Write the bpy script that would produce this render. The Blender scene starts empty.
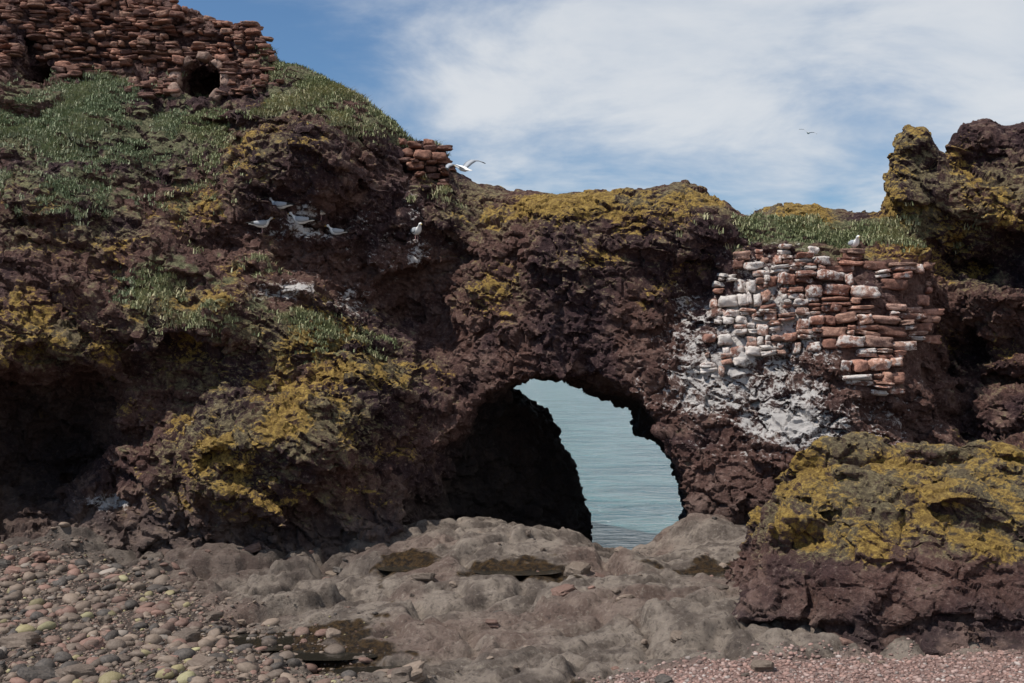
import bpy, math, numpy as np, time
from mathutils import Vector, Matrix
T0=time.time()
rng=np.random.default_rng(7)
FP=1236.0; CH=4.5; HY=360.0
def W(px,py,D): return ((px-512)/FP*D, D, CH+(HY-py)/FP*D)

# ------------------------------------------------------------ noise
TAB=rng.random((8,32,32,32)).astype(np.float32)
def vn(P,f,s=0):
    q=P*np.float32(f)+np.float32(11.3+s*3.7); i=np.floor(q).astype(np.int32); u=(q-i).astype(np.float32); u=u*u*(3-2*u)
    i&=31; j=(i+1)&31; t=TAB[s%8].ravel()
    X0=i[:,0]*1024;X1=j[:,0]*1024;Y0=i[:,1]*32;Y1=j[:,1]*32;Z0=i[:,2];Z1=j[:,2]
    ux,uy,uz=u[:,0],u[:,1],u[:,2]
    a=t[X0+Y0+Z0]*(1-ux)+t[X1+Y0+Z0]*ux; b=t[X0+Y1+Z0]*(1-ux)+t[X1+Y1+Z0]*ux
    c=t[X0+Y0+Z1]*(1-ux)+t[X1+Y0+Z1]*ux; d=t[X0+Y1+Z1]*(1-ux)+t[X1+Y1+Z1]*ux
    return ((a*(1-uy)+b*uy)*(1-uz)+(c*(1-uy)+d*uy)*uz)*2-1
def fbm(P,f,o=4,s=0,g=.5):
    r=0;a=1.0;n=0
    for k in range(o): r=r+a*vn(P,f*2.03**k,s+k); n+=a; a*=g
    return r/n
def cellp(P,f,s=0,tilt=1.8):
    q=P*np.float32(f)+np.float32(5.1+s*2.3); b=np.floor(q-0.5).astype(np.int32)
    n=len(P); F1=np.full(n,9,np.float32);F2=F1.copy();val=np.zeros(n,np.float32);cid=np.zeros(n,np.float32)
    T=[TAB[(s+k)%8].ravel() for k in range(7)]
    for dx in (0,1):
        for dy in (0,1):
            for dz in (0,1):
                c=b+np.array([dx,dy,dz],np.int32); m=c&31; k=m[:,0]*1024+m[:,1]*32+m[:,2]
                r=[q[:,a]-(c[:,a]+0.5+(T[a][k]-.5)*.85) for a in range(3)]
                d=r[0]**2+r[1]**2+r[2]**2
                v=(T[3][k]-.5)*1.2+((T[4][k]-.5)*r[0]+(T[5][k]-.5)*r[1]+(T[6][k]-.5)*r[2])*tilt
                w=d<F1; F2=np.where(w,F1,np.minimum(F2,d)); F1=np.where(w,d,F1); val=np.where(w,v,val); cid=np.where(w,T[0][k],cid)
    return val,np.sqrt(F2)-np.sqrt(F1),cid
def chunks(fn,P,step=120000):
    out=[fn(P[i:i+step]) for i in range(0,len(P),step)]
    return np.concatenate(out)
def sstep(a,b,x):
    t=np.clip((x-a)/(b-a),0,1); return t*t*(3-2*t)
def rbf(pts,c=0.6):
    pts=np.array(pts,float); A=pts[:,:2]; v=pts[:,2]; n=len(A)
    K=np.sqrt(((A[:,None]-A[None])**2).sum(-1)+c*c); Pm=np.c_[np.ones(n),A]
    M=np.block([[K+np.eye(n)*-0.05,Pm],[Pm.T,np.zeros((3,3))]]); w=np.linalg.solve(M,np.r_[v,0,0,0])
    def ev(x,y):
        r=w[n]+w[n+1]*x+w[n+2]*y
        for i in range(n): r=r+w[i]*np.sqrt((x-A[i,0])**2+(y-A[i,1])**2+c*c)
        return r
    return ev
def sdpoly(poly,x,z):
    P=np.array(poly,float); n=len(P); d=np.full(x.shape,1e9); inside=np.zeros(x.shape,bool)
    for i in range(n):
        a=P[i];b=P[(i+1)%n];e=b-a
        wx=x-a[0];wz=z-a[1];t=np.clip((wx*e[0]+wz*e[1])/(e@e),0,1)
        d=np.minimum(d,(wx-t*e[0])**2+(wz-t*e[1])**2)
        c=((a[1]<=z)&(b[1]>z)|(b[1]<=z)&(a[1]>z))
        xi=a[0]+(z-a[1])/(b[1]-a[1]+1e-12)*e[0]
        inside^=(c&(x<xi))
    return np.sqrt(d)*np.where(inside,-1,1)

# ------------------------------------------------------------ meshing
def surfnets(d,o,h):
    s=d<0
    c=np.zeros(tuple(k-1 for k in d.shape),np.uint8)
    nx,ny,nz=d.shape
    sl=lambda a,k:slice(a,k-1+a)
    for a in (0,1):
        for b in (0,1):
            for e in (0,1): c+=s[sl(a,nx),sl(b,ny),sl(e,nz)]
    act=(c>0)&(c<8); del c
    I=np.array(np.nonzero(act)); n=I.shape[1]
    idx=np.full(act.shape,-1,np.int32); idx[act]=np.arange(n,dtype=np.int32)
    pos=np.zeros((3,n),np.float32); cnt=np.zeros(n,np.float32)
    for ax in range(3):
        for a in (0,1):
            for b in (0,1):
                o0=[0,0,0]; oo=[q for q in range(3) if q!=ax]; o0[oo[0]]=a;o0[oo[1]]=b
                o1=list(o0);o1[ax]=1
                va=d[I[0]+o0[0],I[1]+o0[1],I[2]+o0[2]];vb=d[I[0]+o1[0],I[1]+o1[1],I[2]+o1[2]]
                m=(va<0)!=(vb<0); t=np.where(m,va/np.where(m,va-vb,1),0)
                for q in range(3): pos[q]+=np.where(m,o0[q]+(t if q==ax else 0),0)
                cnt+=m
    pos=(pos/cnt+I).T*h+np.array(o,np.float32)
    F=[]
    for ax in range(3):
        u,v=(ax+1)%3,(ax+2)%3
        A=[slice(None)]*3;B=[slice(None)]*3
        A[ax]=slice(0,-1);B[ax]=slice(1,None)
        for q in (u,v): A[q]=slice(1,-1);B[q]=slice(1,-1)
        sa=s[tuple(A)];sb=s[tuple(B)]
        K=np.array(np.nonzero(sa!=sb)); fl=sa[tuple(K)]
        K[u]+=1;K[v]+=1
        def cell(du,dv):
            L=[K[0].copy(),K[1].copy(),K[2].copy()];L[u]+=du;L[v]+=dv;return idx[L[0],L[1],L[2]]
        q=np.stack([cell(-1,-1),cell(0,-1),cell(0,0),cell(-1,0)],1)
        q[~fl]=q[~fl][:,::-1]; F.append(q)
    return pos,np.concatenate(F)
def keep_big(V,F):
    n0=len(V); lab=np.arange(n0); E=np.concatenate([F[:,[0,1]],F[:,[1,2]],F[:,[2,3]],F[:,[3,0]]])
    for _ in range(200):
        m=np.minimum(lab[E[:,0]],lab[E[:,1]]); n=lab.copy()
        np.minimum.at(n,E[:,0],m);np.minimum.at(n,E[:,1],m)
        r=lab.copy(); np.minimum.at(r,lab,n); n=r[n]; n=n[n];n=n[n]
        if (n==lab).all():break
        lab=n
    u,c=np.unique(lab,return_counts=True); k=lab==u[c.argmax()]
    F=F[k[F[:,0]]]; r=np.cumsum(k)-1
    return V[k],r[F]
def mk(name,V,F,mat=None,smooth=True,cols=None):
    me=bpy.data.meshes.new(name); V=np.asarray(V,np.float32)
    me.vertices.add(len(V)); me.vertices.foreach_set("co",V.ravel())
    F=np.asarray(F,np.int32); k=F.shape[1]
    me.loops.add(F.size); me.loops.foreach_set("vertex_index",F.ravel())
    me.polygons.add(len(F)); me.polygons.foreach_set("loop_start",np.arange(0,F.size,k,dtype=np.int32))
    me.update(calc_edges=True)
    if cols:
        for nm,c in cols.items():
            at=me.color_attributes.new(nm,'FLOAT_COLOR','POINT'); at.data.foreach_set("color",np.asarray(c,np.float32).ravel())
    me.polygons.foreach_set("use_smooth",np.full(len(F),smooth))
    ob=bpy.data.objects.new(name,me); bpy.context.collection.objects.link(ob)
    if mat: me.materials.append(mat)
    return ob
def subdiv(V,F,lv=1):
    ob=mk("tmp",V,F); m=ob.modifiers.new("s","SUBSURF"); m.levels=lv
    dg=bpy.context.evaluated_depsgraph_get(); ev=ob.evaluated_get(dg); me=ev.to_mesh()
    v=np.empty(len(me.vertices)*3,np.float32); me.vertices.foreach_get("co",v)
    n=np.empty(len(me.vertices)*3,np.float32); me.vertex_normals.foreach_get("vector",n)
    l=np.empty(len(me.loops),np.int32); me.loops.foreach_get("vertex_index",l)
    ev.to_mesh_clear(); od=ob.data; bpy.data.objects.remove(ob); bpy.data.meshes.remove(od)
    return v.reshape(-1,3),n.reshape(-1,3),l.reshape(-1,4)

# ------------------------------------------------------------ materials
class N:
    def __init__(s,name,world=False):
        s.m=bpy.data.worlds.new(name) if world else bpy.data.materials.new(name)
        s.m.use_nodes=True; s.t=s.m.node_tree; s.t.nodes.clear()
    def n(s,ty,**kw):
        x=s.t.nodes.new(ty)
        for k,v in kw.items(): setattr(x,k,v)
        return x
    def set(s,sock,v):
        if hasattr(v,'is_output') : s.t.links.new(v,sock)
        else: sock.default_value=v
    def math(s,op,a,b=0.0,c=None):
        x=s.n('ShaderNodeMath',operation=op); s.set(x.inputs[0],a); s.set(x.inputs[1],b)
        if c is not None: s.set(x.inputs[2],c)
        return x.outputs[0]
    def mix(s,f,a,b,bt='MIX'):
        x=s.n('ShaderNodeMix',data_type='RGBA',blend_type=bt); s.set(x.inputs[0],f)
        for k,v in ((6,a),(7,b)):
            s.set(x.inputs[k],v if hasattr(v,'is_output') else (*v,1))
        return x.outputs[2]
    def noise(s,vec,sc,det=6,rough=.6,dist=0):
        x=s.n('ShaderNodeTexNoise'); s.set(x.inputs['Vector'],vec); x.inputs['Scale'].default_value=sc
        x.inputs['Detail'].default_value=det; x.inputs['Roughness'].default_value=rough; x.inputs['Distortion'].default_value=dist
        return x.outputs['Fac']
    def vor(s,vec,sc,feat='F1',out='Distance'):
        x=s.n('ShaderNodeTexVoronoi',feature=feat); s.set(x.inputs['Vector'],vec); x.inputs['Scale'].default_value=sc
        return x.outputs[out]
    def ss(s,v,a,b):
        x=s.n('ShaderNodeMapRange',interpolation_type='SMOOTHSTEP'); s.set(x.inputs[0],v); x.inputs[1].default_value=a; x.inputs[2].default_value=b
        return x.outputs[0]
    def attr(s,nm):
        x=s.n('ShaderNodeAttribute',attribute_name=nm); sp=s.n('ShaderNodeSeparateColor'); s.t.links.new(x.outputs['Color'],sp.inputs[0])
        return sp.outputs[0],sp.outputs[1],sp.outputs[2],x.outputs['Alpha'],x.outputs['Color']
    def bump(s,h,dist,st=1.0,nrm=None):
        x=s.n('ShaderNodeBump'); s.set(x.inputs['Height'],h); x.inputs['Distance'].default_value=dist; x.inputs['Strength'].default_value=st
        if nrm: s.set(x.inputs['Normal'],nrm)
        return x.outputs[0]
    def out(s,col,rough,nrm=None,**kw):
        b=s.n('ShaderNodeBsdfPrincipled'); s.set(b.inputs['Base Color'],col if hasattr(col,'is_output') else (*col,1)); s.set(b.inputs['Roughness'],rough)
        if nrm: s.set(b.inputs['Normal'],nrm)
        b.inputs['Specular IOR Level'].default_value=kw.get('spec',.3)
        o=s.n('ShaderNodeOutputMaterial'); s.t.links.new(b.outputs[0],o.inputs[0]); return b
    def pos(s): return s.n('ShaderNodeNewGeometry').outputs['Position']

def grain(V):
    def f(P): return np.stack([.5+.5*fbm(P,.6,3,1),.5+.55*fbm(P,2.6,4,2,.65),.5+.55*fbm(P,2.4,5,5,.8),.5+.5*fbm(P,1.1,3,6)],1)
    return chunks(f,V)
def rock_material():
    m=N("volcanic_rock"); p=m.pos()
    li,gr,gu,gy,_=m.attr("zone"); n1,n2,ng,nh,_=m.attr("grain")
    shd=m.attr("fade_or_shade")[0]
    g=m.n('ShaderNodeNewGeometry'); sx=m.n('ShaderNodeSeparateXYZ'); m.t.links.new(g.outputs['Normal'],sx.inputs[0]); nz=sx.outputs[2]
    n3=m.noise(p,11,6,.78)
    base=m.mix(m.ss(n1,.38,.62),(.052,.024,.027),(.130,.064,.050))
    base=m.mix(m.math('MULTIPLY',m.ss(n2,.50,.70),.8),base,(.22,.13,.105))
    base=m.mix(m.math('MULTIPLY',m.ss(n3,.52,.68),.75),base,(.33,.23,.195))
    base=m.mix(m.math('MULTIPLY',m.ss(n3,.49,.34),.75),base,(.014,.008,.009))
    grey=m.mix(m.ss(n2,.35,.65),(.095,.072,.063),(.23,.18,.15))
    base=m.mix(gy,base,grey)
    l=m.math('ADD',m.math('MULTIPLY',li,.50),m.math('MULTIPLY',n2,.66))
    l=m.math('ADD',l,m.math('MULTIPLY',nz,.26)); l=m.math('ADD',l,m.math('MULTIPLY',n3,1.05))
    ml=m.ss(li,.02,.25)
    lf=m.math('MULTIPLY',m.ss(l,1.20,1.44),ml)
    olive=m.mix(m.ss(n3,.42,.62),(.12,.095,.05),(.31,.26,.135))
    base=m.mix(m.math('MULTIPLY',lf,.75),base,olive)
    l2=m.math('ADD',l,m.math('MULTIPLY',m.math('SUBTRACT',nh,.5),1.3))
    lf2=m.math('MULTIPLY',m.ss(l2,1.36,1.54),ml)
    ochre=m.mix(m.ss(n3,.44,.62),(.24,.145,.035),(.54,.35,.08))
    base=m.mix(m.math('MULTIPLY',lf2,.85),base,ochre)
    q=m.math('ADD',gr,m.math('MULTIPLY',m.math('SUBTRACT',n2,.5),1.6))
    gf=m.math('MULTIPLY',m.ss(q,.38,.65),m.ss(nz,-.1,.3))
    base=m.mix(m.math('MULTIPLY',gf,.88),base,m.mix(m.ss(n3,.4,.6),(.085,.090,.042),(.24,.23,.125)))
    w=m.math('ADD',m.math('MULTIPLY',gu,.50),m.math('MULTIPLY',ng,.75)); w=m.math('ADD',w,m.math('MULTIPLY',n3,1.1)); w=m.math('ADD',w,m.math('MULTIPLY',nz,.14))
    wf=m.math('MULTIPLY',m.ss(w,1.27,1.46),m.ss(gu,.03,.2))
    base=m.mix(m.math('MULTIPLY',wf,.88),base,(.74,.70,.67))
    base=m.mix(m.math('MULTIPLY',shd,.8),base,(.012,.010,.010))  # painted shade: pulls rock colour to near black in cave and left recess
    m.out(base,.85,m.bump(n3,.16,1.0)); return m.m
ROCK=rock_material()

def shore_material():
    m=N("shore_rock"); p=m.pos(); peb,wet,pink,dark,_=m.attr("zone"); n1,n2,_a,_b,_c=m.attr("grain")
    n3=m.noise(p,10,7,.78)
    c=m.mix(m.ss(n2,.35,.65),(.135,.105,.086),(.30,.245,.20))
    c=m.mix(m.math('MULTIPLY',m.ss(n1,.5,.7),.5),c,(.20,.125,.10))
    c=m.mix(m.math('MULTIPLY',m.ss(n3,.52,.66),.55),c,(.42,.36,.29))
    c=m.mix(m.math('MULTIPLY',m.ss(n3,.48,.36),.65),c,(.045,.035,.030))
    v=m.vor(p,18,out='Color'); sv=m.n('ShaderNodeSeparateColor'); m.t.links.new(v,sv.inputs[0])
    c=m.mix(peb,c,m.mix(sv.outputs[0],(.045,.034,.028),(.14,.10,.08)))
    c=m.mix(pink,c,m.mix(sv.outputs[1],(.21,.12,.10),(.38,.25,.215)))
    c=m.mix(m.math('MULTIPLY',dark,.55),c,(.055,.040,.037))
    wf=m.ss(m.math('ADD',wet,m.math('MULTIPLY',m.math('SUBTRACT',n2,.5),1.4)),.35,.6)
    c=m.mix(wf,c,m.mix(m.ss(n3,.42,.58),(.020,.013,.008),(.085,.05,.02)))
    r=m.math('SUBTRACT',.85,m.math('MULTIPLY',wf,.5))
    m.out(c,r,m.bump(n3,.13,1.0)); return m.m
SHORE=shore_material()
def stone_material(name):
    m=N(name); p=m.pos(); a=m.attr("tint"); col=a[4]
    n=m.noise(p,8,6,.75); n3=m.noise(p,2.3,5,.75)
    c=m.mix(m.math('MULTIPLY',m.ss(n,.56,.40),.60),col,(.12,.06,.048))
    c=m.mix(m.math('MULTIPLY',m.ss(n,.54,.70),.35),c,(.54,.40,.32))
    w=m.ss(m.math('ADD',m.math('ADD',m.math('MULTIPLY',n3,1.0),m.math('MULTIPLY',n,1.0)),m.math('MULTIPLY',a[3],.38)),1.15,1.30)
    w=m.math('MULTIPLY',w,m.ss(a[3],0,.12))
    c=m.mix(m.math('MULTIPLY',w,.82),c,(.72,.68,.64))
    m.out(c,.9,m.bump(n,.08,1.0)); return m.m
STONE=stone_material("weathered_sandstone")
def pebble_material():
    m=N("pebble"); p=m.pos(); a=m.attr("tint"); n=m.noise(p,25,3,.65)
    c=m.mix(.25,a[4],m.mix(m.ss(n,.3,.7),(.04,.033,.028),(.24,.19,.155)))
    m.out(c,.7,m.bump(n,.01,.6)); return m.m
PEB=pebble_material()
m=N("grass_blades"); m.out(m.attr("tint")[4],.7); GRASS=m.m
def flat(name,c,r=.6):
    m=N(name); n=m.noise(m.pos(),30,3)
    m.out(m.mix(m.math('MULTIPLY',n,.35),c,tuple(x*.6 for x in c)),r); return m.m

# ------------------------------------------------------------ CLIFF
FR=[
(-250,560,27),(-250,300,29),(-250,100,34),(-250,-40,37),
(0,540,28.4),(100,537,28.2),(200,540,27.7),(300,548,27.6),(365,556,27.8),
(20,500,30.2),(60,450,31.8),(90,410,31.6),(30,410,31.2),(110,480,30.4),(75,388,30.6),(60,352,28.2),(0,347,28.1),(100,322,29.0),(100,270,29.8),(30,230,29.7),(100,225,30.4),(0,190,30.4),
(60,175,31.0),(120,150,32.4),(170,120,33.8),(60,115,33.4),(0,95,34.2),(60,85,35.3),(30,45,35.8),(30,0,36.4),(130,80,35.5),(200,100,35.2),(200,20,36),(265,60,35.6),(140,0,36.6),
(240,130,31.5),(335,125,31.8),(300,108,32.8),(330,175,30.4),(250,170,30.2),(250,225,31.2),(330,240,31.3),(190,190,31.8),(190,165,32.5),(200,262,30.2),(330,90,34),
(150,315,28.9),(220,325,28.4),(300,335,28.7),(280,285,30.7),(350,285,31.2),(200,285,30.2),(150,375,29.8),(200,382,29.6),(240,365,29.6),(300,365,29.2),
(250,420,27.4),(200,455,27.0),(350,395,28.1),(320,455,26.9),(385,460,28.5),(260,515,28.2),(330,515,28.1),(170,500,28.2),(150,430,28.9),
(400,150,33.2),(400,220,31.8),(400,300,31.8),(440,330,31.6),(455,380,30.7),(420,400,29.8),(445,200,32.2),
(500,250,31.4),(560,225,30.3),(620,250,30.0),(560,310,30.5),(640,330,29.7),(700,220,29.5),(700,300,30.1),(500,340,30.6),(600,365,30),(750,225,30.5),(480,192,33),(560,197,31.7),(690,187,31),
(690,400,29.2),(690,470,28.8),(700,545,28.5),(760,530,28),(760,420,28.6),(740,350,29.1),(735,285,29.8),
(800,262,29.5),(800,330,28.9),(870,290,29.1),(870,370,28.6),(930,300,29.4),(800,400,28.3),(850,440,28),(800,470,27.8),(930,400,29),
(800,240,30.1),(880,244,29.9),(800,215,31.8),(865,215,31.8),
(962,350,31.8),(968,280,32.2),(960,440,30.8),(1010,300,29.4),(1005,400,29.4),(1020,215,30.0),(965,215,30.4),(912,185,30.4),(930,140,30.6),(955,165,31.3),(985,140,31.2),(1010,170,30.8),(1000,480,28.3),(900,500,27.6),
(1200,300,29),(1200,120,31.5),(1200,500,28),(850,570,27.3),(1000,570,27.3)]
Ff=rbf([(W(*p)[0],W(*p)[2],p[2]) for p in FR])
TP=[(-300,-90,38),(0,-60,37),(150,-25,36.5),(195,-2,36),(215,6,36),(250,8,35.8),(262,30,35.6),(275,48,35.5),(300,58,35),(340,85,34.3),(390,120,33.6),(405,133,33.3),(440,136,33),(450,162,32.8),(475,180,32.8),(510,187,32.3),(560,194,31.9),(600,190,31.6),(620,190,31.5),(650,188,31.3),(685,178,31.2),(715,192,31),(750,214,31),(770,212,32),(780,203,31.7),(803,197,31.7),(825,203,31.7),(835,212,32),(864,213,32),(886,209,31),(890,170,31),(894,138,31),(908,120,31),(926,120,31.),(938,146,31.),(950,150,31.),(956,122,31.4),(985,114,31.4),(1000,126,31.4),(1030,118,31.4),(1200,110,31.5)]
TT_=sorted([(W(*p)[0],W(*p)[2]) for p in TP]); Tx=np.array([a for a,b in TT_]);Tz=np.array([b for a,b in TT_])
PA=[W(x,y,29)[::2] for x,y in [(362,640),(375,560),(398,500),(430,445),(462,400),(500,378),(540,370),(600,376),(640,394),(664,430),(682,470),(694,520),(696,640)]]
PB=[W(x,y,35)[::2] for x,y in [(594,660),(591,545),(582,490),(566,445),(542,412),(506,388),(517,373),(565,378),(604,393),(632,404),(642,432),(664,442),(678,470),(688,500),(690,540),(692,660)]]
wallpoly=[W(x,y,29)[::2] for x,y in [(735,255),(945,262),(942,350),(900,390),(840,385),(830,345),(720,365),(722,300)]]
GRS=[(60,120,130,55,33,1.1),(170,130,60,45,33,1.0),(110,185,110,35,31,.65),(160,272,35,30,29.7,.85),(325,85,70,35,34,1.05),(380,125,60,25,33.5,.9),(240,318,80,20,29,.55),(320,338,80,20,28.9,.55),(825,234,110,20,31,1.0),(240,280,60,25,30.3,.4),(440,190,30,20,32.5,.5),(290,60,40,20,35,.8)]
def zone(V,L,yr=5.):
    r=np.zeros(len(V),np.float32)
    for (px,py,rx,ry,D,s) in L:
        c=W(px,py,D); k=D/FP
        q=((V[:,0]-c[0])/(rx*k))**2+((V[:,2]-c[2])/(ry*k))**2+((V[:,1]-D)/yr)**2
        r=np.maximum(r,s*np.exp(-q*.9))
    return r
h=.1
xs=np.arange(-18,16.5,h,dtype=np.float32);ys=np.arange(25.3,40.5,h,dtype=np.float32);zs=np.arange(-1.8,16.2,h,dtype=np.float32)
XX,ZZ=np.meshgrid(xs,zs,indexing='ij')
Fg=Ff(XX,ZZ); gx,gz=np.gradient(Fg,h); gg=np.sqrt(1+gx**2+gz**2)
Fg=Fg.astype(np.float32);gg=gg.astype(np.float32)
A=sdpoly(PA,XX,ZZ).astype(np.float32);Bq=sdpoly(PB,XX,ZZ).astype(np.float32)
XY,YX=np.meshgrid(xs,ys,indexing='ij'); Xq=np.where(XY>8.2,np.maximum(XY-np.maximum(YX-31,0)*.33,8.2),XY)
Tt=np.interp(Xq,Tx,Tz).astype(np.float32)
Bk=np.interp(xs,[-20,-9,-5,-2,6,12,20],[39.8,39.8,38.5,35.8,35.6,36.5,37]).astype(np.float32)
Y=ys[None,:,None]
d=(Fg[:,None,:]-Y)/gg[:,None,:]
d2=ZZ[:,None,:]-Tt[:,:,None]+.25*np.maximum(0,Y-35)
k=.5; hh=np.maximum(k-np.abs(d-d2),0)/k; d=np.maximum(d,d2)+hh*hh*k*.25; del hh
d=np.maximum(d,Y-Bk[:,None,None])
t=np.clip((Y-29)/5.5,0,1); t=t*t*.4+t*.6
tun=A[:,None,:]*(1-t)+Bq[:,None,:]*t
d=np.maximum(d,-tun)
I=np.nonzero(np.abs(d)<1.1)
P=np.stack([xs[I[0]],ys[I[1]],zs[I[2]]],1)
ROT=np.array([[.92,0,.38],[0,1,0],[-.38,0,.92]],np.float32)
def nf(P):
    Q=P+.3*np.stack([vn(P,.7,1),vn(P,.7,2),vn(P,.7,3)],1)
    r=.34*vn(Q,.35,0)+.22*vn(Q,.8,4)
    v,cr,_=cellp(Q@ROT*np.array([.9,1,1.7],np.float32),.50,1,2.2); r+=.42*v
    v,cr,_=cellp(Q@ROT*np.array([.8,1,1.5],np.float32),1.15,3,2.0); r+=.17*v
    r=r*(1-.45*np.clip(zone(P,GRS),0,1))
    return r.astype(np.float32)
nv=chunks(nf,P)
tn=tun[I]; fade_or_shade=.28+.72*sstep(0.0,2.2,np.abs(tn)); fade_or_shade=np.where(P[:,1]<29.5,np.maximum(fade_or_shade,.55),fade_or_shade)
fade_or_shade=fade_or_shade*(.25+.75*sstep(-.3,.6,sdpoly(wallpoly,P[:,0],P[:,2])))
fade_or_shade=fade_or_shade*(.26+.74*sstep(-.1,-1.6,d2[I]))
d[I]+=(nv*fade_or_shade).astype(np.float32)
HOLES=[(201,82,.60),(35,72,.42)]
for (px,py,r) in HOLES:
    c=W(px,py,35.2); e=np.sqrt((XX-c[0])**2+(ZZ-c[2])**2).astype(np.float32)[:,None,:]-r
    e=np.maximum(e,np.abs(Y-35.2)-1.9); d=np.maximum(d,-e)
d[:2]=.1;d[-2:]=.1;d[:,-2:]=.1;d[:,:1]=.1
del tun,d2
V,F=surfnets(d,(xs[0],ys[0],zs[0]),h); del d
V,F=keep_big(V,F)
V,Nn,F=subdiv(V,F,1)
def fine(P):
    Q=P+.12*np.stack([vn(P,2.2,1),vn(P,2.2,2),vn(P,2.2,3)],1)
    Q=Q@ROT*np.array([.8,1,1.35],np.float32)
    v1,c1,_=cellp(Q,1.8,2,2.2); v2,c2,_=cellp(Q,4.6,4,2.4)
    r=.11*v1-.07*(1-sstep(0,.08,c1))+.06*v2+.11*fbm(P,1.6,3,4,.6)+.04*fbm(P,7,2,2)
    return r.astype(np.float32)
dv=chunks(fine,V)
grs=zone(V,GRS)
crest=np.interp(V[:,0],Tx,Tz)-V[:,2]
dv*=(.35+.65*sstep(-.2,.4,sdpoly(wallpoly,V[:,0],V[:,2])))*(1-.35*np.clip(grs,0,1))*(.5+.5*sstep(.1,.8,crest))
V+=Nn*dv[:,None]
lich=zone(V,[(50,342,85,40,28.4,1.1),(0,360,60,50,28.6,.9),(165,310,60,35,29.2,1.05),(225,455,95,62,27.3,1.15),(300,420,110,55,27.7,1.1),(375,372,60,30,28.5,1.1),(200,370,80,50,29,.9),(280,335,100,40,29,1.05),(500,290,50,28,31,.9),(560,205,100,24,31,1.2),(640,200,60,22,31,1.15),(700,195,55,28,30.5,1.2),(805,215,34,24,31.7,2.),(910,160,45,60,30.5,1.2),(990,215,70,70,30.4,1.2),(935,225,50,45,30.4,1.2),(100,230,70,40,29.8,.8),(20,215,70,45,29.6,.8),(960,260,40,40,31,.8),(260,150,100,60,31.5,.8),(480,210,60,45,32,.9),(850,250,100,12,29.6,.9),(300,500,80,25,27.4,.8),(1000,470,50,30,28.3,.9),(620,260,140,50,30,.6),(180,215,80,40,31,.6),(420,400,40,40,29.5,.5),(1000,350,50,60,29.4,.5),(200,300,140,30,29,.85)])
gua=zone(V,[(770,320,70,70,29.2,1.0),(725,385,80,44,28.9,1.1),(800,425,75,38,28,1.1),(745,350,60,60,29.2,1.),(292,228,48,16,30.5,1.0),(290,292,42,12,30.5,.95),(415,250,14,26,31.2,.95),(105,502,28,9,28.8,1.1),(690,330,35,60,29.7,.75),(870,450,35,30,28,.85),(780,400,80,60,28.3,.9),(310,212,20,12,30.8,.8),(350,300,30,20,31,.7),(380,240,90,70,31.5,.42),(900,420,60,50,28.5,.5),(200,400,120,120,28.5,.2)],3)
gry=(1-sstep(.3,2.2,V[:,2]+.5*vn(V,.5,3)))*.55
pj=vn(V,.8,2)*.5
cave_shade=np.clip(sstep(29.8,31.2,V[:,1]+pj)*sstep(4.6,3.2,V[:,2]+pj)*sstep(-5.0,-3.4,V[:,0])*sstep(5.3,4.6,V[:,0]),0,1)  # mask for the cave's shade, put into the rock colour
cave_shade=np.maximum(cave_shade,np.clip(zone(V,[(55,440,70,65,31.3,1.0)],1.6)*1.2,0,.85))  # shade of the lower left recess, painted the same way
CLIFF=mk("sea_cliff",V,F,ROCK,False,{"zone":np.stack([lich,grs,gua,gry],1),"grain":grain(V),"fade_or_shade":np.stack([cave_shade]*3+[cave_shade*0+1],1)})
CV,CF,CG=V,F,grs

# ------------------------------------------------------------ SHORE
def dens(a,b,c,d,st,co):
    left=np.arange(b,a,-co)[::-1]; mid=np.arange(b,c,st); right=np.arange(c,d+co,co)
    return np.unique(np.concatenate([left,mid,right]).astype(np.float32))
gxs=dens(-70,-12,12,70,.045,3.);gys=dens(-25,15.8,34,44,.045,2.)
GP=[(-8,16,0),(-4,16,0),(0,16,-.05),(4,16,-.05),(8,16,-.05),(-12,22,.1),(-12,28,.3),(-8,20,0.03),(-8,24,.08),(-8,28,.3),(-4,20,-.03),(-4.5,24,.1),(-4.5,27.5,.25),(-7,26.5,.3),(-11,27,.3),
 (0,19,.05),(0,21,.2),(-2,22,.15),(-1.5,24.5,.4),(0,24,.45),(1.5,23,.38),(3,21.5,.3),(1,26.5,.65),(-1.5,27.3,.65),(.8,28.3,.75),(1.6,28.8,.5),(2.0,28.5,.2),(2.6,28.5,.0),(2.6,26.5,.25),(3.3,27.8,.4),(4.0,28.2,.85),(5.0,27.2,.7),(5,23,.4),(8,25,.6),(2.6,31,-.8),(2.6,33,-1.6),(0,31,.3),(0,34,-1.6),(4,31,-.4),(4,34,-1.6),(-6,32,0),(8,32,0),(0,37,-2.5),(-10,37,-2.5),(10,37,-2.5),(0,44,-3.5),(-20,30,.2),(20,30,.2),(30,16,0),(-30,16,0),(0,0,.2),(0,-25,1),(-60,0,.3),(60,0,.3),(-60,44,-3),(60,44,-3)]
Gf=rbf(GP,.5)
GX,GY=np.meshgrid(gxs,gys,indexing='ij'); GZ=Gf(GX,GY)
Pg=np.stack([GX.ravel(),GY.ravel(),np.zeros(GX.size)],1).astype(np.float32)
x,y=Pg[:,0],Pg[:,1]
def ell(cx,cy,rx,ry,p=1.): return np.exp(-(((x-cx)/rx)**2+((y-cy)/ry)**2)*p)
wob=.7*vn(Pg,.5,2)+.4*vn(Pg,1.3,3)
EDX=[15,17.5,20,23,26,28.5];EDY=[-2.2,-2.6,-4.0,-6.0,-8.2,-11.5]
edge=np.interp(y,EDX,EDY)+wob
peb=sstep(.4,-.4,x-edge)*sstep(27.5,26,y)
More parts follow.
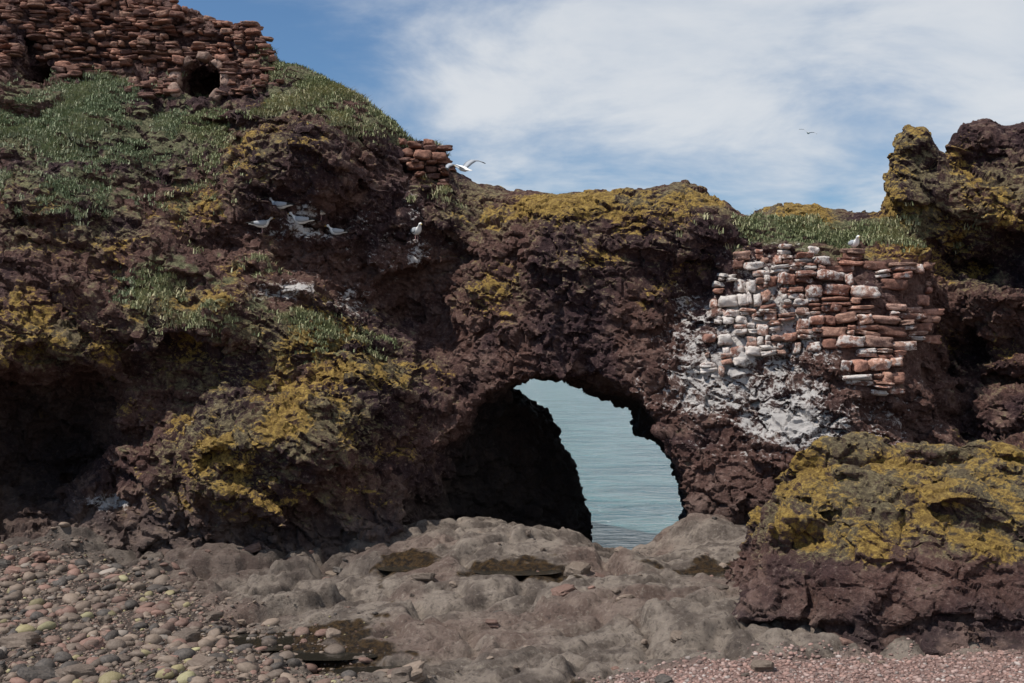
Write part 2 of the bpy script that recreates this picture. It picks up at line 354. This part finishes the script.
pink=sstep(.3,-.3,y-(np.interp(x,[0,1.5,3,8],[15.5,17.6,18.3,18.6])+.3*wob))*sstep(.5,1.6,x+wob*.5)
rockm=(1-peb)*(1-pink)
def gfine(P):
    Q=P+.35*np.stack([vn(P,.9,1),vn(P,.9,2),0*vn(P,1,3)],1)+.08*np.stack([vn(P,4,1),vn(P,4,2),0*vn(P,1,3)],1)
    a=.5; Q=Q@np.array([[math.cos(a),-math.sin(a),0],[math.sin(a),math.cos(a),0],[0,0,1]],np.float32)
    v0,c0,_=cellp(Q*np.array([.7,1.3,1],np.float32),.55,5,1.5)
    v1,c1,_=cellp(Q*np.array([.7,1.5,1],np.float32),1.3,2,1.6); v2,c2,_=cellp(Q*np.array([.9,1.4,1],np.float32),3.2,4,2.0)
    return (.25*v0-.18*(1-sstep(0,.14,c0))+.12*v1-.11*(1-sstep(0,.18,c1))+.05*v2-.045*(1-sstep(0,.2,c2))+.18*fbm(P,.5,2,4)).astype(np.float32)
gf=chunks(gfine,Pg).reshape(GX.shape)
for _ in range(2):
    g_=np.pad(gf,1,mode='edge'); gf=(g_[:-2,1:-1]+g_[2:,1:-1]+g_[1:-1,:-2]+g_[1:-1,2:]+2*g_[1:-1,1:-1])/6
gf=gf.ravel()+chunks(lambda P:(.10*fbm(P,2.4,5,3,.62)).astype(np.float32),Pg)
gz_=GZ.ravel()+gf*np.clip(rockm,.08,1)*(1+.4*sstep(-2,-4,x)*sstep(22,25,y))+(1-rockm)*.07*fbm(Pg,.7,3)
pools=[(-4.0,20.4,1.5,.8),(-1.9,18.6,1.0,.35),(-2.2,25.2,.7,.6),(0.1,24.4,1.1,.6),(4.0,24.4,.9,.6),(-2.9,19.4,1.1,.5),(.6,17.3,.5,.3)]
wet=np.zeros(len(Pg),np.float32)
for (cx,cy,rx,ry) in pools: wet=np.maximum(wet,1.1*ell(cx,cy,rx,ry,.8))
gz_=gz_*(1-.6*np.clip(wet,0,1))+.6*np.clip(wet,0,1)*GZ.ravel()-.14*wet
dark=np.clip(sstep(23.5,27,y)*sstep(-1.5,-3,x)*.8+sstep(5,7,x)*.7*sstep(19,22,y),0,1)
GZ=gz_.reshape(GX.shape)
n0,n1=GX.shape; ii=np.arange(n0*n1).reshape(n0,n1)
GFc=np.stack([ii[:-1,:-1],ii[1:,:-1],ii[1:,1:],ii[:-1,1:]],-1).reshape(-1,4)
Vg=np.stack([GX.ravel(),GY.ravel(),gz_],1).astype(np.float32)
mk("rocky_shore",Vg,GFc,SHORE,True,{"zone":np.stack([peb*(1-pink),wet,pink,dark],1),"grain":grain(Vg)})
def gh(px,py):
    a=np.interp(px,gxs,np.arange(n0));b=np.interp(py,gys,np.arange(n1))
    i=np.clip(a.astype(int),0,n0-2);j=np.clip(b.astype(int),0,n1-2);u=a-i;v=b-j
    return (GZ[i,j]*(1-u)+GZ[i+1,j]*u)*(1-v)+(GZ[i,j+1]*(1-u)+GZ[i+1,j+1]*u)*v

# ------------------------------------------------------------ BOULDER
def boulder(name,cx,cy,rx,ry,top,p,seed,h,amp=.3,lich=1.,zb=-.5):
    xs=np.arange(cx-rx*1.3,cx+rx*1.3,h,dtype=np.float32);ys=np.arange(cy-ry*1.35,cy+ry*1.35,h,dtype=np.float32);zs=np.arange(zb-.3,top*1.35+.3,h,dtype=np.float32)
    X,Yy,Z=np.meshgrid(xs,ys,zs,indexing='ij')
    P=np.stack([X.ravel(),Yy.ravel(),Z.ravel()],1)
    zt=(P[:,2]-zb)/(top-zb); tp=1-.18*np.clip(zt,0,1)
    r=(np.abs((P[:,0]-cx)/(rx*tp))**p+np.abs((P[:,1]-cy-.3*P[:,2])/(ry*tp))**p+np.abs(zt)**p)**(1/p)
    d=((r-1)*min(rx,ry,top)).astype(np.float32); k=np.abs(d)<1.0
    def f(P):
        Q=P+.2*np.stack([vn(P,.8,1+seed),vn(P,.8,2+seed),vn(P,.8,3+seed)],1)
        v,_,_=cellp(Q*np.array([.7,1,1.7],np.float32),.65,seed,2.2); v2,_,_=cellp(Q*np.array([.8,1,1.4],np.float32),1.7,seed+2,2.)
        return (amp*(1.3*v+.5*v2+1.0*vn(Q,.4,seed)+.3*vn(Q,1.1,seed+3))).astype(np.float32)
    d[k]+=chunks(f,P[k]); d=d.reshape(X.shape)
    d[:1]=d[-1:]=.1;d[:,:1]=.1;d[:,-1:]=.1;d[:,:,:1]=.1;d[:,:,-1:]=.1
    V,F=surfnets(d,(xs[0],ys[0],zs[0]),h); V,F=keep_big(V,F); V,Nn,F=subdiv(V,F,1)
    V+=Nn*(chunks(fine,V)*.6)[:,None]
    z=V[:,2]/top; li=lich*sstep(.35,.62,z+.22*vn(V,.6,2)+.15*vn(V,1.7,3))
    zz=np.zeros(len(V),np.float32)
    mk(name,V,F,ROCK,False,{"zone":np.stack([li,zz,zz,np.clip((1-sstep(.0,.5,z))*.5,0,1)*.5+li*.25],1),"grain":grain(V),"fade_or_shade":np.stack([zz,zz,zz,zz+1],1)})
boulder("boulder",7.7,21.6,3.95,2.9,2.62,3.4,2,.075,.24,.98)

# ------------------------------------------------------------ STONES
import bmesh
def ico(sub):
    bm=bmesh.new(); bmesh.ops.create_icosphere(bm,subdivisions=sub,radius=1)
    v=np.array([q.co[:] for q in bm.verts],np.float32); f=np.array([[q.index for q in t.verts] for t in bm.faces],np.int32); bm.free(); return v,f
def cubeg(p=9):
    bm=bmesh.new(); bmesh.ops.create_cube(bm,size=2); bmesh.ops.subdivide_edges(bm,edges=bm.edges[:],cuts=4,use_grid_fill=True)
    v=np.array([q.co[:] for q in bm.verts],np.float32); f=np.array([[q.index for q in t.verts] for t in bm.faces],np.int32); bm.free()
    r=(np.abs(v)**p).sum(1)**(1/p); return v/r[:,None],f
def rotm(n,tilt,spin=None):
    a=rng.uniform(0,6.283,n) if spin is None else spin; bx=rng.normal(0,tilt,n); by=rng.normal(0,tilt,n)
    R=np.zeros((n,3,3),np.float32)
    ca,sa,cb,sb,cc,sc=np.cos(a),np.sin(a),np.cos(bx),np.sin(bx),np.cos(by),np.sin(by)
    Rz=np.zeros_like(R);Rz[:,0,0]=ca;Rz[:,0,1]=-sa;Rz[:,1,0]=sa;Rz[:,1,1]=ca;Rz[:,2,2]=1
    Rx=np.zeros_like(R);Rx[:,0,0]=1;Rx[:,1,1]=cb;Rx[:,1,2]=-sb;Rx[:,2,1]=sb;Rx[:,2,2]=cb
    Ry=np.zeros_like(R);Ry[:,1,1]=1;Ry[:,0,0]=cc;Ry[:,0,2]=sc;Ry[:,2,0]=-sc;Ry[:,2,2]=cc
    return Rz@Rx@Ry
def scatter(name,base,C,S,R,col,mat,rough=.12,smooth=True,f=1.1):
    v,fa=base; n=len(C); m=len(v)
    P=v[None]*S[:,None,:]
    sd=(np.repeat(v[None],n,0)+rng.uniform(0,30,(n,1,3)).astype(np.float32)).reshape(-1,3)
    jit=(vn(sd,f,1)+.4*vn(sd,f*2.7,2)).reshape(n,m)
    P=P*(1+rough*jit[:,:,None]); P=np.einsum('nij,nmj->nmi',R,P)+C[:,None,:]
    Fa=fa[None]+(np.arange(n)*m)[:,None,None]
    cc=np.repeat(col[:,None,:],m,1).reshape(-1,4)
    return mk(name,P.reshape(-1,3),Fa.reshape(-1,fa.shape[1]),mat,smooth,{"tint":cc})
PALP=np.array([(.17,.125,.095),(.12,.09,.07),(.22,.165,.125),(.20,.11,.085),(.05,.044,.040),(.26,.22,.11),(.27,.23,.195),(.145,.09,.07),(.33,.30,.16)],np.float32)
PW=np.array([4,4,3,2.6,3.5,.8,.8,3.4,.2]);PW=PW/PW.sum()
def pebbles(name,n,x0,x1,y0,y1,s0,s1,base,cond,pal=PALP,pw=PW,mat=None,ex=2.2,smooth=True,rough=.15):
    x=rng.uniform(x0,x1,n);y=y0+(y1-y0)*rng.random(n)**1.3; k=cond(x,y); x,y=x[k],y[k]; n=len(x)
    s=s0*(s1/s0)**(rng.random(n)**ex)
    S=np.stack([s*rng.uniform(.8,1.35,n),s*rng.uniform(.7,1.1,n),s*rng.uniform(.4,.75,n)],1)
    C=np.stack([x,y,gh(x,y)+S[:,2]*.2],1)
    col=np.c_[pal[rng.choice(len(pal),n,p=pw)]*rng.uniform(.65,1.3,(n,1)),np.zeros(n)]
    scatter(name,base,C.astype(np.float32),S.astype(np.float32),rotm(n,.22),col,mat or PEB,rough,smooth)
ed=lambda x,y,w: (x<np.interp(y,EDX,EDY)+.4+w*rng.normal(0,.5,len(x)))
pebbles("cobbles",7500,-12,-1,15.8,27.4,.032,.17,ico(2),lambda x,y:ed(x,y,1.),rough=.28,ex=2.9)
pebbles("gravel",27000,-12,-.5,15.8,27.4,.015,.042,ico(1),lambda x,y:ed(x,y,1.9))
PK=np.array([(.31,.185,.155),(.23,.14,.12),(.36,.25,.22),(.15,.105,.095),(.40,.34,.31)],np.float32);PKW=np.array([3.5,3,2.5,1.5,.8])/11.3
pebbles("shingle",20000,.3,10,15.8,19,.014,.05,ico(1),lambda x,y:y<np.interp(x,[0,1.5,3,8],[15.7,17.7,18.4,18.8])+.35*rng.normal(0,1,len(x)),pal=PK,pw=PKW)
pebbles("loose_rocks",420,-11,5.5,17,28,.05,.24,cubeg(4),lambda x,y:((y>24.5)&(x<-3))|(rng.random(len(x))<.3),pal=PALP[:5]*.9,pw=np.ones(5)/5,ex=3.,smooth=False,rough=.3)

# ------------------------------------------------------------ MASONRY
bpy.context.view_layer.update(); dg=bpy.context.evaluated_depsgraph_get(); cl=CLIFF.evaluated_get(dg)
def front(x,z,y0=20):
    ok,loc,nrm,_=cl.ray_cast(Vector((x,y0,z)),Vector((0,1,0)),distance=30); return (loc.y if ok else None)
def masonry(name,poly,D,sw,shh,pal,gfun,miss=.06,depth=.22,hole=None,proud=.12,szf=None,wav=.07):
    pw=[W(x,y,D)[::2] for x,y in poly]; X=[p[0] for p in pw];Z=[p[1] for p in pw]
    z=min(Z); C=[];S=[];col=[]
    while z<max(Z):
        hh=shh*rng.uniform(.6,1.4); x=min(X)+rng.uniform(-.3,0)
        while x<max(X):
            sf=szf(x,z) if szf else 1.
            w=sw*rng.uniform(.4,1.7)*sf; cx=x+w/2; cz=z+hh/2+wav*math.sin(x*1.3+z*.8)+rng.normal(0,.025)
            x+=w*1.06
            if sdpoly(pw,np.array([cx]),np.array([cz]))[0]>rng.uniform(-.25,.12) or rng.random()<miss: continue
            if hole and any((cx-a)**2+(cz-b)**2<r*r for a,b,r in hole): continue
            L=[q for q in (front(cx-w*.3,cz),front(cx+w*.3,cz),front(cx,cz)) if q]
            if not L: continue
            y=float(np.median(L))
            if y>D+3: continue
            parts=[(cz,hh)]
            if rng.random()<.3*(2-sf): parts=[(cz-hh*.25,hh*.48),(cz+hh*.25,hh*.48)]
            for (c1,h1) in parts:
                C.append((cx,y+depth*.5-rng.uniform(0,proud),c1)); S.append((w*.5,depth,h1*.5*rng.uniform(.75,.98)))
                c=pal[rng.integers(len(pal))]; b=rng.uniform(.7,1.25); col.append((c[0]*b,c[1]*b,c[2]*b,gfun(cx,cz)))
        z+=hh*1.03
    C=np.array(C,np.float32);S=np.array(S,np.float32);n=len(C)
    R=rotm(n,.07,rng.normal(0,.12,n))
    return scatter(name,cubeg(7),C,S,R,np.array(col,np.float32),STONE,.26,f=1.3)
RED=[(.46,.235,.17),(.50,.28,.205),(.37,.18,.13),(.50,.31,.245),(.42,.26,.20),(.27,.135,.10)]
DRK=[(.28,.14,.10),(.34,.17,.12),(.20,.10,.075),(.38,.22,.16),(.15,.08,.065)]
cxw=W(800,330,29)[0]
masonry("ruined_stone_wall",[(738,252),(800,247),(870,250),(905,258),(945,262),(940,300),(944,345),(908,356),(902,394),(870,400),(838,394),(828,356),(800,350),(770,354),(740,366),(702,376),(700,352),(718,320),(722,285)],29.1,.36,.24,RED,
  lambda x,z: float(np.clip(.50-(x-cxw)*.15+rng.normal(0,.27),0.02,1)),.12,.2,proud=.24,szf=lambda x,z: .68 if x<cxw+.3 else 1.1,wav=.12)
hcs=[W(px,py,35.2)+(r,) for px,py,r in HOLES]
masonry("ruined_castle_wall",[(-60,-30),(190,-30),(215,4),(250,6),(262,30),(272,50),(290,92),(285,104),(150,108),(120,80),(60,78),(0,75),(-60,80)],35.6,.28,.17,DRK,lambda x,z:0.,.28,.18,hole=[(c[0],c[2],c[3]+.1) for c in hcs],proud=.25)
masonry("ruined_castle_wall",[(395,133),(445,134),(452,150),(454,188),(430,190),(418,168),(396,160)],32.8,.26,.18,DRK,lambda x,z:0.,.1,.22,proud=.4)
hc=hcs[0]; C=[];S=[];col=[];sp_=[]
angs=[(0.05,1),(0.75,.8),(1.45,.8),(2.2,.8),(2.95,1.1),(3.6,1),(5.6,.9)]
Rr=np.zeros((len(angs),3,3),np.float32)
for k,(a,q) in enumerate(angs):
    ax,az_=math.cos(a)*.72,math.sin(a)*.72
    fy=front(hc[0]+ax*1.1,hc[2]+az_*1.1) or 35; fy=fy if fy<36 else 35.2
    C.append((hc[0]+ax,fy+.04,hc[2]+az_)); S.append((.14*q,.24,.20*q)); b=rng.uniform(.7,1.2)*(1 if abs(ax)>.5 else .6); col.append((.44*b,.30*b,.24*b,.0))
    Rr[k]=[[math.cos(a),0,-math.sin(a)],[0,1,0],[math.sin(a),0,math.cos(a)]]
scatter("window_surround",cubeg(6),np.array(C,np.float32),np.array(S,np.float32),Rr,np.array(col,np.float32),STONE,.25)

# ------------------------------------------------------------ GRASS
sel=CG[CF[:,0]]>.12; CFs=CF[sel]
fc=CV[CFs].mean(1); e1=CV[CFs[:,2]]-CV[CFs[:,0]]; e2=CV[CFs[:,3]]-CV[CFs[:,1]]; fn=np.cross(e1,e2); ar=np.linalg.norm(fn,axis=1)/2; fn/=(2*ar[:,None]+1e-9)
gm=CG[CFs[:,0]]; pat=fbm(fc,.9,5,3,.65)*1.6
w=ar*np.clip(gm+pat-.42,0,.7)*np.clip(fn[:,2],0,1)
w/=w.sum(); nt=14000; pick=rng.choice(len(w),nt,p=w); base=fc[pick]; per=10
B=np.repeat(base,per,0)+rng.normal(0,.06,(nt*per,3))*np.array([1,1,.2]); n=len(B)
tf=np.repeat(np.clip(.5+1.3*fbm(base,.8,4,5)+rng.normal(0,.18,nt),0,1),per); hgt=rng.uniform(.04,.11,n)*(0.4+1.2*tf); a=rng.uniform(0,6.283,n); ln=rng.uniform(.5,1.8,n)*hgt
wd=rng.uniform(.009,.018,n); dx,dy=np.cos(a),np.sin(a)
l=np.stack([-dy*wd,dx*wd,0*wd],1); tip=B+np.stack([dx*ln,dy*ln,hgt],1); mid=B+np.stack([dx*ln*.3,dy*ln*.3,hgt*.6],1)
B=B-np.array([0,0,.03])
VV=np.stack([B-l,B+l,mid+l*.7,mid-l*.7,tip],1).reshape(-1,3)
o=(np.arange(n)*5)[:,None]
tri=np.concatenate([o+np.array([[0,1,2]]),o+np.array([[0,2,3]]),o+np.array([[3,2,4]])])
g1=np.array([.11,.13,.06])
g2=np.array([.22,.24,.12])
g3=np.array([.42,.38,.23])
t=np.clip(rng.random(n)*.6+.08+tf*.5,0,1); colr=np.where(t[:,None]<.6,g1+(g2-g1)*(t/.6)[:,None],g2+(g3-g2)*((t-.6)/.4)[:,None])
colr*=np.where((B[:,0]<-9)[:,None],np.array([.92,1.01,1.12]),1.)
mk("grass",VV,tri,GRASS,False,{"tint":np.repeat(np.c_[colr,np.ones(n)],5,0)})

# ------------------------------------------------------------ GULLS
GW=flat("gull_white",(.80,.79,.77)); GG=flat("gull_grey",(.36,.38,.41)); GB=flat("gull_black",(.02,.02,.02)); GY_=flat("gull_beak",(.6,.38,.05)); GL=flat("gull_leg",(.5,.3,.28))
def loft(rings,seg=12):
    V=[];F=[]
    for (x,y,z,ry,rz) in rings:
        for k in range(seg):
            a=2*math.pi*k/seg; V.append((x,y+math.cos(a)*ry,z+math.sin(a)*rz))
    for r in range(len(rings)-1):
        for k in range(seg):
            F.append((r*seg+k,r*seg+(k+1)%seg,(r+1)*seg+(k+1)%seg,(r+1)*seg+k))
    return V,F
def gull(loc,yaw,flying=False,roll=0,pitch=0,sc=1.,sit=False):
    parts=[]
    def addp(V,F,mi): parts.append((V,F,mi))
    if flying:
        addp(*loft([(-.30,0,.02,.004,.004),(-.28,0,.02,.06,.008),(-.16,0,.01,.05,.03),(-.05,0,0,.075,.07),(.08,0,0,.08,.08),(.18,0,.01,.055,.06),(.24,0,.02,.042,.045),(.30,0,.025,.042,.042),(.345,0,.02,.02,.022),(.36,0,.018,.005,.005)]),0)
        addp(*loft([(.34,0,.018,.012,.014),(.38,0,.012,.008,.010),(.405,0,.004,.002,.003)],6),3)
        for s in (1,-1):
            sp=[(.05,.14,-.06,.03),(.25,.20,-.04,.12),(.42,.20,-.02,.17),(.58,.14,-.02,.15),(.68,.05,-.06,.11),(.74,-.06,-.10,.08)]
            V=[];F=[]
            for (y,xl,xt,z) in sp:
                V+=[(xl,s*y,z),((xl+xt)/2,s*y,z+.022),(xt-.02,s*y,z),((xl+xt)/2,s*y,z-.006)]
            for r in range(len(sp)-1):
                for k in range(4):
                    q=(r*4+k,r*4+(k+1)%4,(r+1)*4+(k+1)%4,(r+1)*4+k); F.append(q if s<0 else q[::-1])
            addp(V,[f for f in F if max(f)<20],1); addp(V,[f for f in F if max(f)>=20],2)
    else:
        b=0.02 if sit else .13
        addp(*loft([(-.33,0,b+.10,.004,.004),(-.31,0,b+.10,.035,.010),(-.20,0,b+.10,.05,.035),(-.10,0,b+.095,.085,.075),(.02,0,b+.095,.10,.095),(.12,0,b+.12,.085,.09),(.17,0,b+.17,.06,.065),(.19,0,b+.22,.045,.04),(.21,0,b+.255,.046,.045),(.245,0,b+.265,.040,.038),(.27,0,b+.26,.018,.018),(.275,0,b+.26,.004,.004)]),0)
        addp(*loft([(.262,0,b+.258,.013,.015),(.305,0,b+.25,.008,.011),(.325,0,b+.24,.002,.003)],6),3)
        for s in (1,-1):
            addp(*loft([(-.40,s*.035,b+.125,.004,.004),(-.30,s*.045,b+.13,.012,.015),(-.20,s*.065,b+.13,.018,.035)],8),2)
            addp(*loft([(-.20,s*.065,b+.13,.018,.035),(-.08,s*.085,b+.12,.022,.062),(.04,s*.092,b+.125,.022,.070),(.11,s*.078,b+.14,.015,.05),(.14,s*.06,b+.15,.003,.01)],8),1)
            if not sit:
                V=[];F=[]
                for (x,z,r) in [(.0,b+.02,.01),(.01,.065,.008),(0,.01,.008),(.0,0,.01)]:
                    for k in range(6): a=k*1.047; V.append((x+math.cos(a)*r,s*.035+math.sin(a)*r,z))
                for r in range(3):
                    for k in range(6): F.append((r*6+(k+1)%6,r*6+k,(r+1)*6+k,(r+1)*6+(k+1)%6))
                addp(V,F,4)
                V=[(-.01,s*.035,.008),(.055,s*.035-.03,.003),(.06,s*.035,.006),(.055,s*.035+.03,.003)]; addp(V,[(0,1,2),(0,2,3)],4)
    me=bpy.data.meshes.new("seagull"); Vs=[];Fs=[];Ms=[]
    for V,F,mi in parts:
        o=len(Vs); Vs+=V; Fs+=[tuple(i+o for i in f) for f in F]; Ms+=[mi]*len(F)
    me.from_pydata(Vs,[],Fs)
    for m in (GW,GG,GB,GY_,GL): me.materials.append(m)
    me.polygons.foreach_set("material_index",Ms); me.polygons.foreach_set("use_smooth",[True]*len(Fs)); me.update()
    ob=bpy.data.objects.new("seagull",me); bpy.context.collection.objects.link(ob); ob.location=loc; ob.scale=(sc,)*3
    ob.rotation_euler=(roll,pitch,yaw); return ob
gull(W(464,169,29),math.radians(140),True,roll=math.radians(-14),pitch=math.radians(-18),sc=.85)
gull(W(808,133,95),math.radians(60),True,roll=math.radians(20))
CAMP=Vector((0,0,CH)); SUND=Vector((-.50,-.27,.84)).normalized()
def perch(px,py,D,yaw,sit=False,sc=1.):
    best=None
    for dpx in (0,-4,4,-8,8,-12,12):
        for dpy in (0,-4,4,-8,8,-12,12):
            x,_,z=W(px+dpx,py+dpy,D); y=front(x,z)
            if y is None or abs(y-D)>2.5: continue
            for dy in (.04,.10,.2):
                ok,loc,nr,_=cl.ray_cast(Vector((x,y+dy,z+.3)),Vector((0,0,-1)),distance=.8)
                if not ok or nr.z<.35: continue
                tgt=loc+Vector((0,0,.12)); dr=tgt-CAMP; hit,hl,_,_=cl.ray_cast(CAMP,dr.normalized(),distance=dr.length-.1)
                if hit: continue
                lit=not cl.ray_cast(tgt+SUND*.1,SUND,distance=20)[0]
                c=abs(dpx)+abs(dpy)+(0 if lit else 14)
                if best is None or c<best[0]: best=(c,loc.copy())
    if best: gull(best[1]-Vector((0,0,.01)),math.radians(yaw),sit=sit,sc=sc)
for a in [(262,232,30.8,10,False,1.),(280,233,30.8,170,True,1.05),(300,222,30.8,185,True,1.05),(320,214,31,20,False,1.),(416,247,31.6,-60,False,1.),(852,256,29.7,-80,False,.9),(335,236,31,200,True,.9)]: perch(*a)

# ------------------------------------------------------------ SEA
m=N("sea_water"); p=m.pos(); mp=m.n('ShaderNodeMapping'); m.t.links.new(p,mp.inputs[0]); mp.inputs['Scale'].default_value=(.6,1.0,1)
v=mp.outputs[0]; a=m.noise(v,.28,5,.62,.5); b=m.noise(v,1.3,5,.65,.5)
hh=m.math('ADD',m.math('MULTIPLY',a,1.8),m.math('MULTIPLY',b,1.0))
col=m.mix(m.ss(a,.40,.60),(.022,.10,.13),(.085,.20,.22))
m.out(col,.08,m.bump(hh,1.6,1.0),spec=.5)
bpy.ops.mesh.primitive_plane_add(size=1); s=bpy.context.object; s.name="sea"; s.scale=(8000,8000,1); s.location=(0,4000+20,-1.0); s.data.materials.append(m.m)
PM=N("pool_water"); PM.out((.02,.018,.014),.05,PM.bump(PM.noise(PM.pos(),6,3),.02,.4),spec=.5)
for (cx,cy,rx,ry) in pools:
    zc=float(gh(np.array([cx]),np.array([cy]))[0])
    k=24; V=[(cx,cy,zc+.03)]+[(cx+math.cos(i/k*6.283)*rx*.8,cy+math.sin(i/k*6.283)*ry*.8,zc+.03) for i in range(k)]
    me=bpy.data.meshes.new("rock_pool"); me.from_pydata(V,[],[(0,1+i,1+(i+1)%k) for i in range(k)]); me.materials.append(PM.m)
    ob=bpy.data.objects.new("rock_pool",me); bpy.context.collection.objects.link(ob)

# ------------------------------------------------------------ LIGHT, SKY, CAMERA
sd=SUND
el=math.asin(sd.z); az=math.atan2(sd.x,sd.y)
L=bpy.data.lights.new("sun",'SUN'); L.energy=5.0; L.angle=math.radians(.5); L.color=(1,.95,.87)
so=bpy.data.objects.new("sun",L); bpy.context.collection.objects.link(so); so.rotation_euler=sd.to_track_quat('Z','Y').to_euler(); so.location=(-20,0,30)
w=N("World",True); bpy.context.scene.world=w.m
sk=w.n('ShaderNodeTexSky',sky_type='NISHITA'); sk.sun_disc=False; sk.sun_elevation=el; sk.sun_rotation=az; sk.air_density=1.0; sk.dust_density=.5; sk.ozone_density=2.0
tc=w.n('ShaderNodeTexCoord'); sp=w.n('ShaderNodeSeparateXYZ'); w.t.links.new(tc.outputs['Generated'],sp.inputs[0])
zz=w.math('ADD',w.math('MAXIMUM',sp.outputs[2],0),.16)
cb=w.n('ShaderNodeCombineXYZ'); w.set(cb.inputs[0],w.math('DIVIDE',sp.outputs[0],zz)); w.set(cb.inputs[1],w.math('DIVIDE',sp.outputs[1],zz)); cb.inputs[2].default_value=.3
n=w.noise(cb.outputs[0],.55,6,.5,.2); n2=w.noise(cb.outputs[0],1.9,6,.6,.3)
cv=w.math('ADD',n,w.math('MULTIPLY',w.math('SUBTRACT',n2,.5),.5)); cv=w.math('ADD',cv,w.math('MULTIPLY',w.math('MINIMUM',w.math('MAXIMUM',sp.outputs[0],-.3),.2),.45))
cf=w.ss(cv,.38,.64)
skc=w.mix(1.0,sk.outputs[0],(.74,.95,1.13),'MULTIPLY')
cc=w.mix(w.ss(n2,.3,.7),(6.4,7.1,8.0),(8.8,9.0,9.2))
mx=w.mix(w.math('MULTIPLY',cf,.86),skc,cc)
bg=w.n('ShaderNodeBackground'); w.t.links.new(mx,bg.inputs[0]); bg.inputs[1].default_value=.088
o=w.n('ShaderNodeOutputWorld'); w.t.links.new(bg.outputs[0],o.inputs[0])
cam=bpy.data.cameras.new("camera"); co=bpy.data.objects.new("camera",cam); bpy.context.collection.objects.link(co)
co.location=(0,0,CH); co.rotation_euler=(math.pi/2,0,0); cam.sensor_width=36; cam.lens=FP/1024*36; cam.shift_y=18.5/1024; cam.clip_end=12000
sc=bpy.context.scene; sc.camera=co; sc.view_settings.view_transform='Standard'; sc.view_settings.look='None'; sc.view_settings.exposure=0
print("done",time.time()-T0)
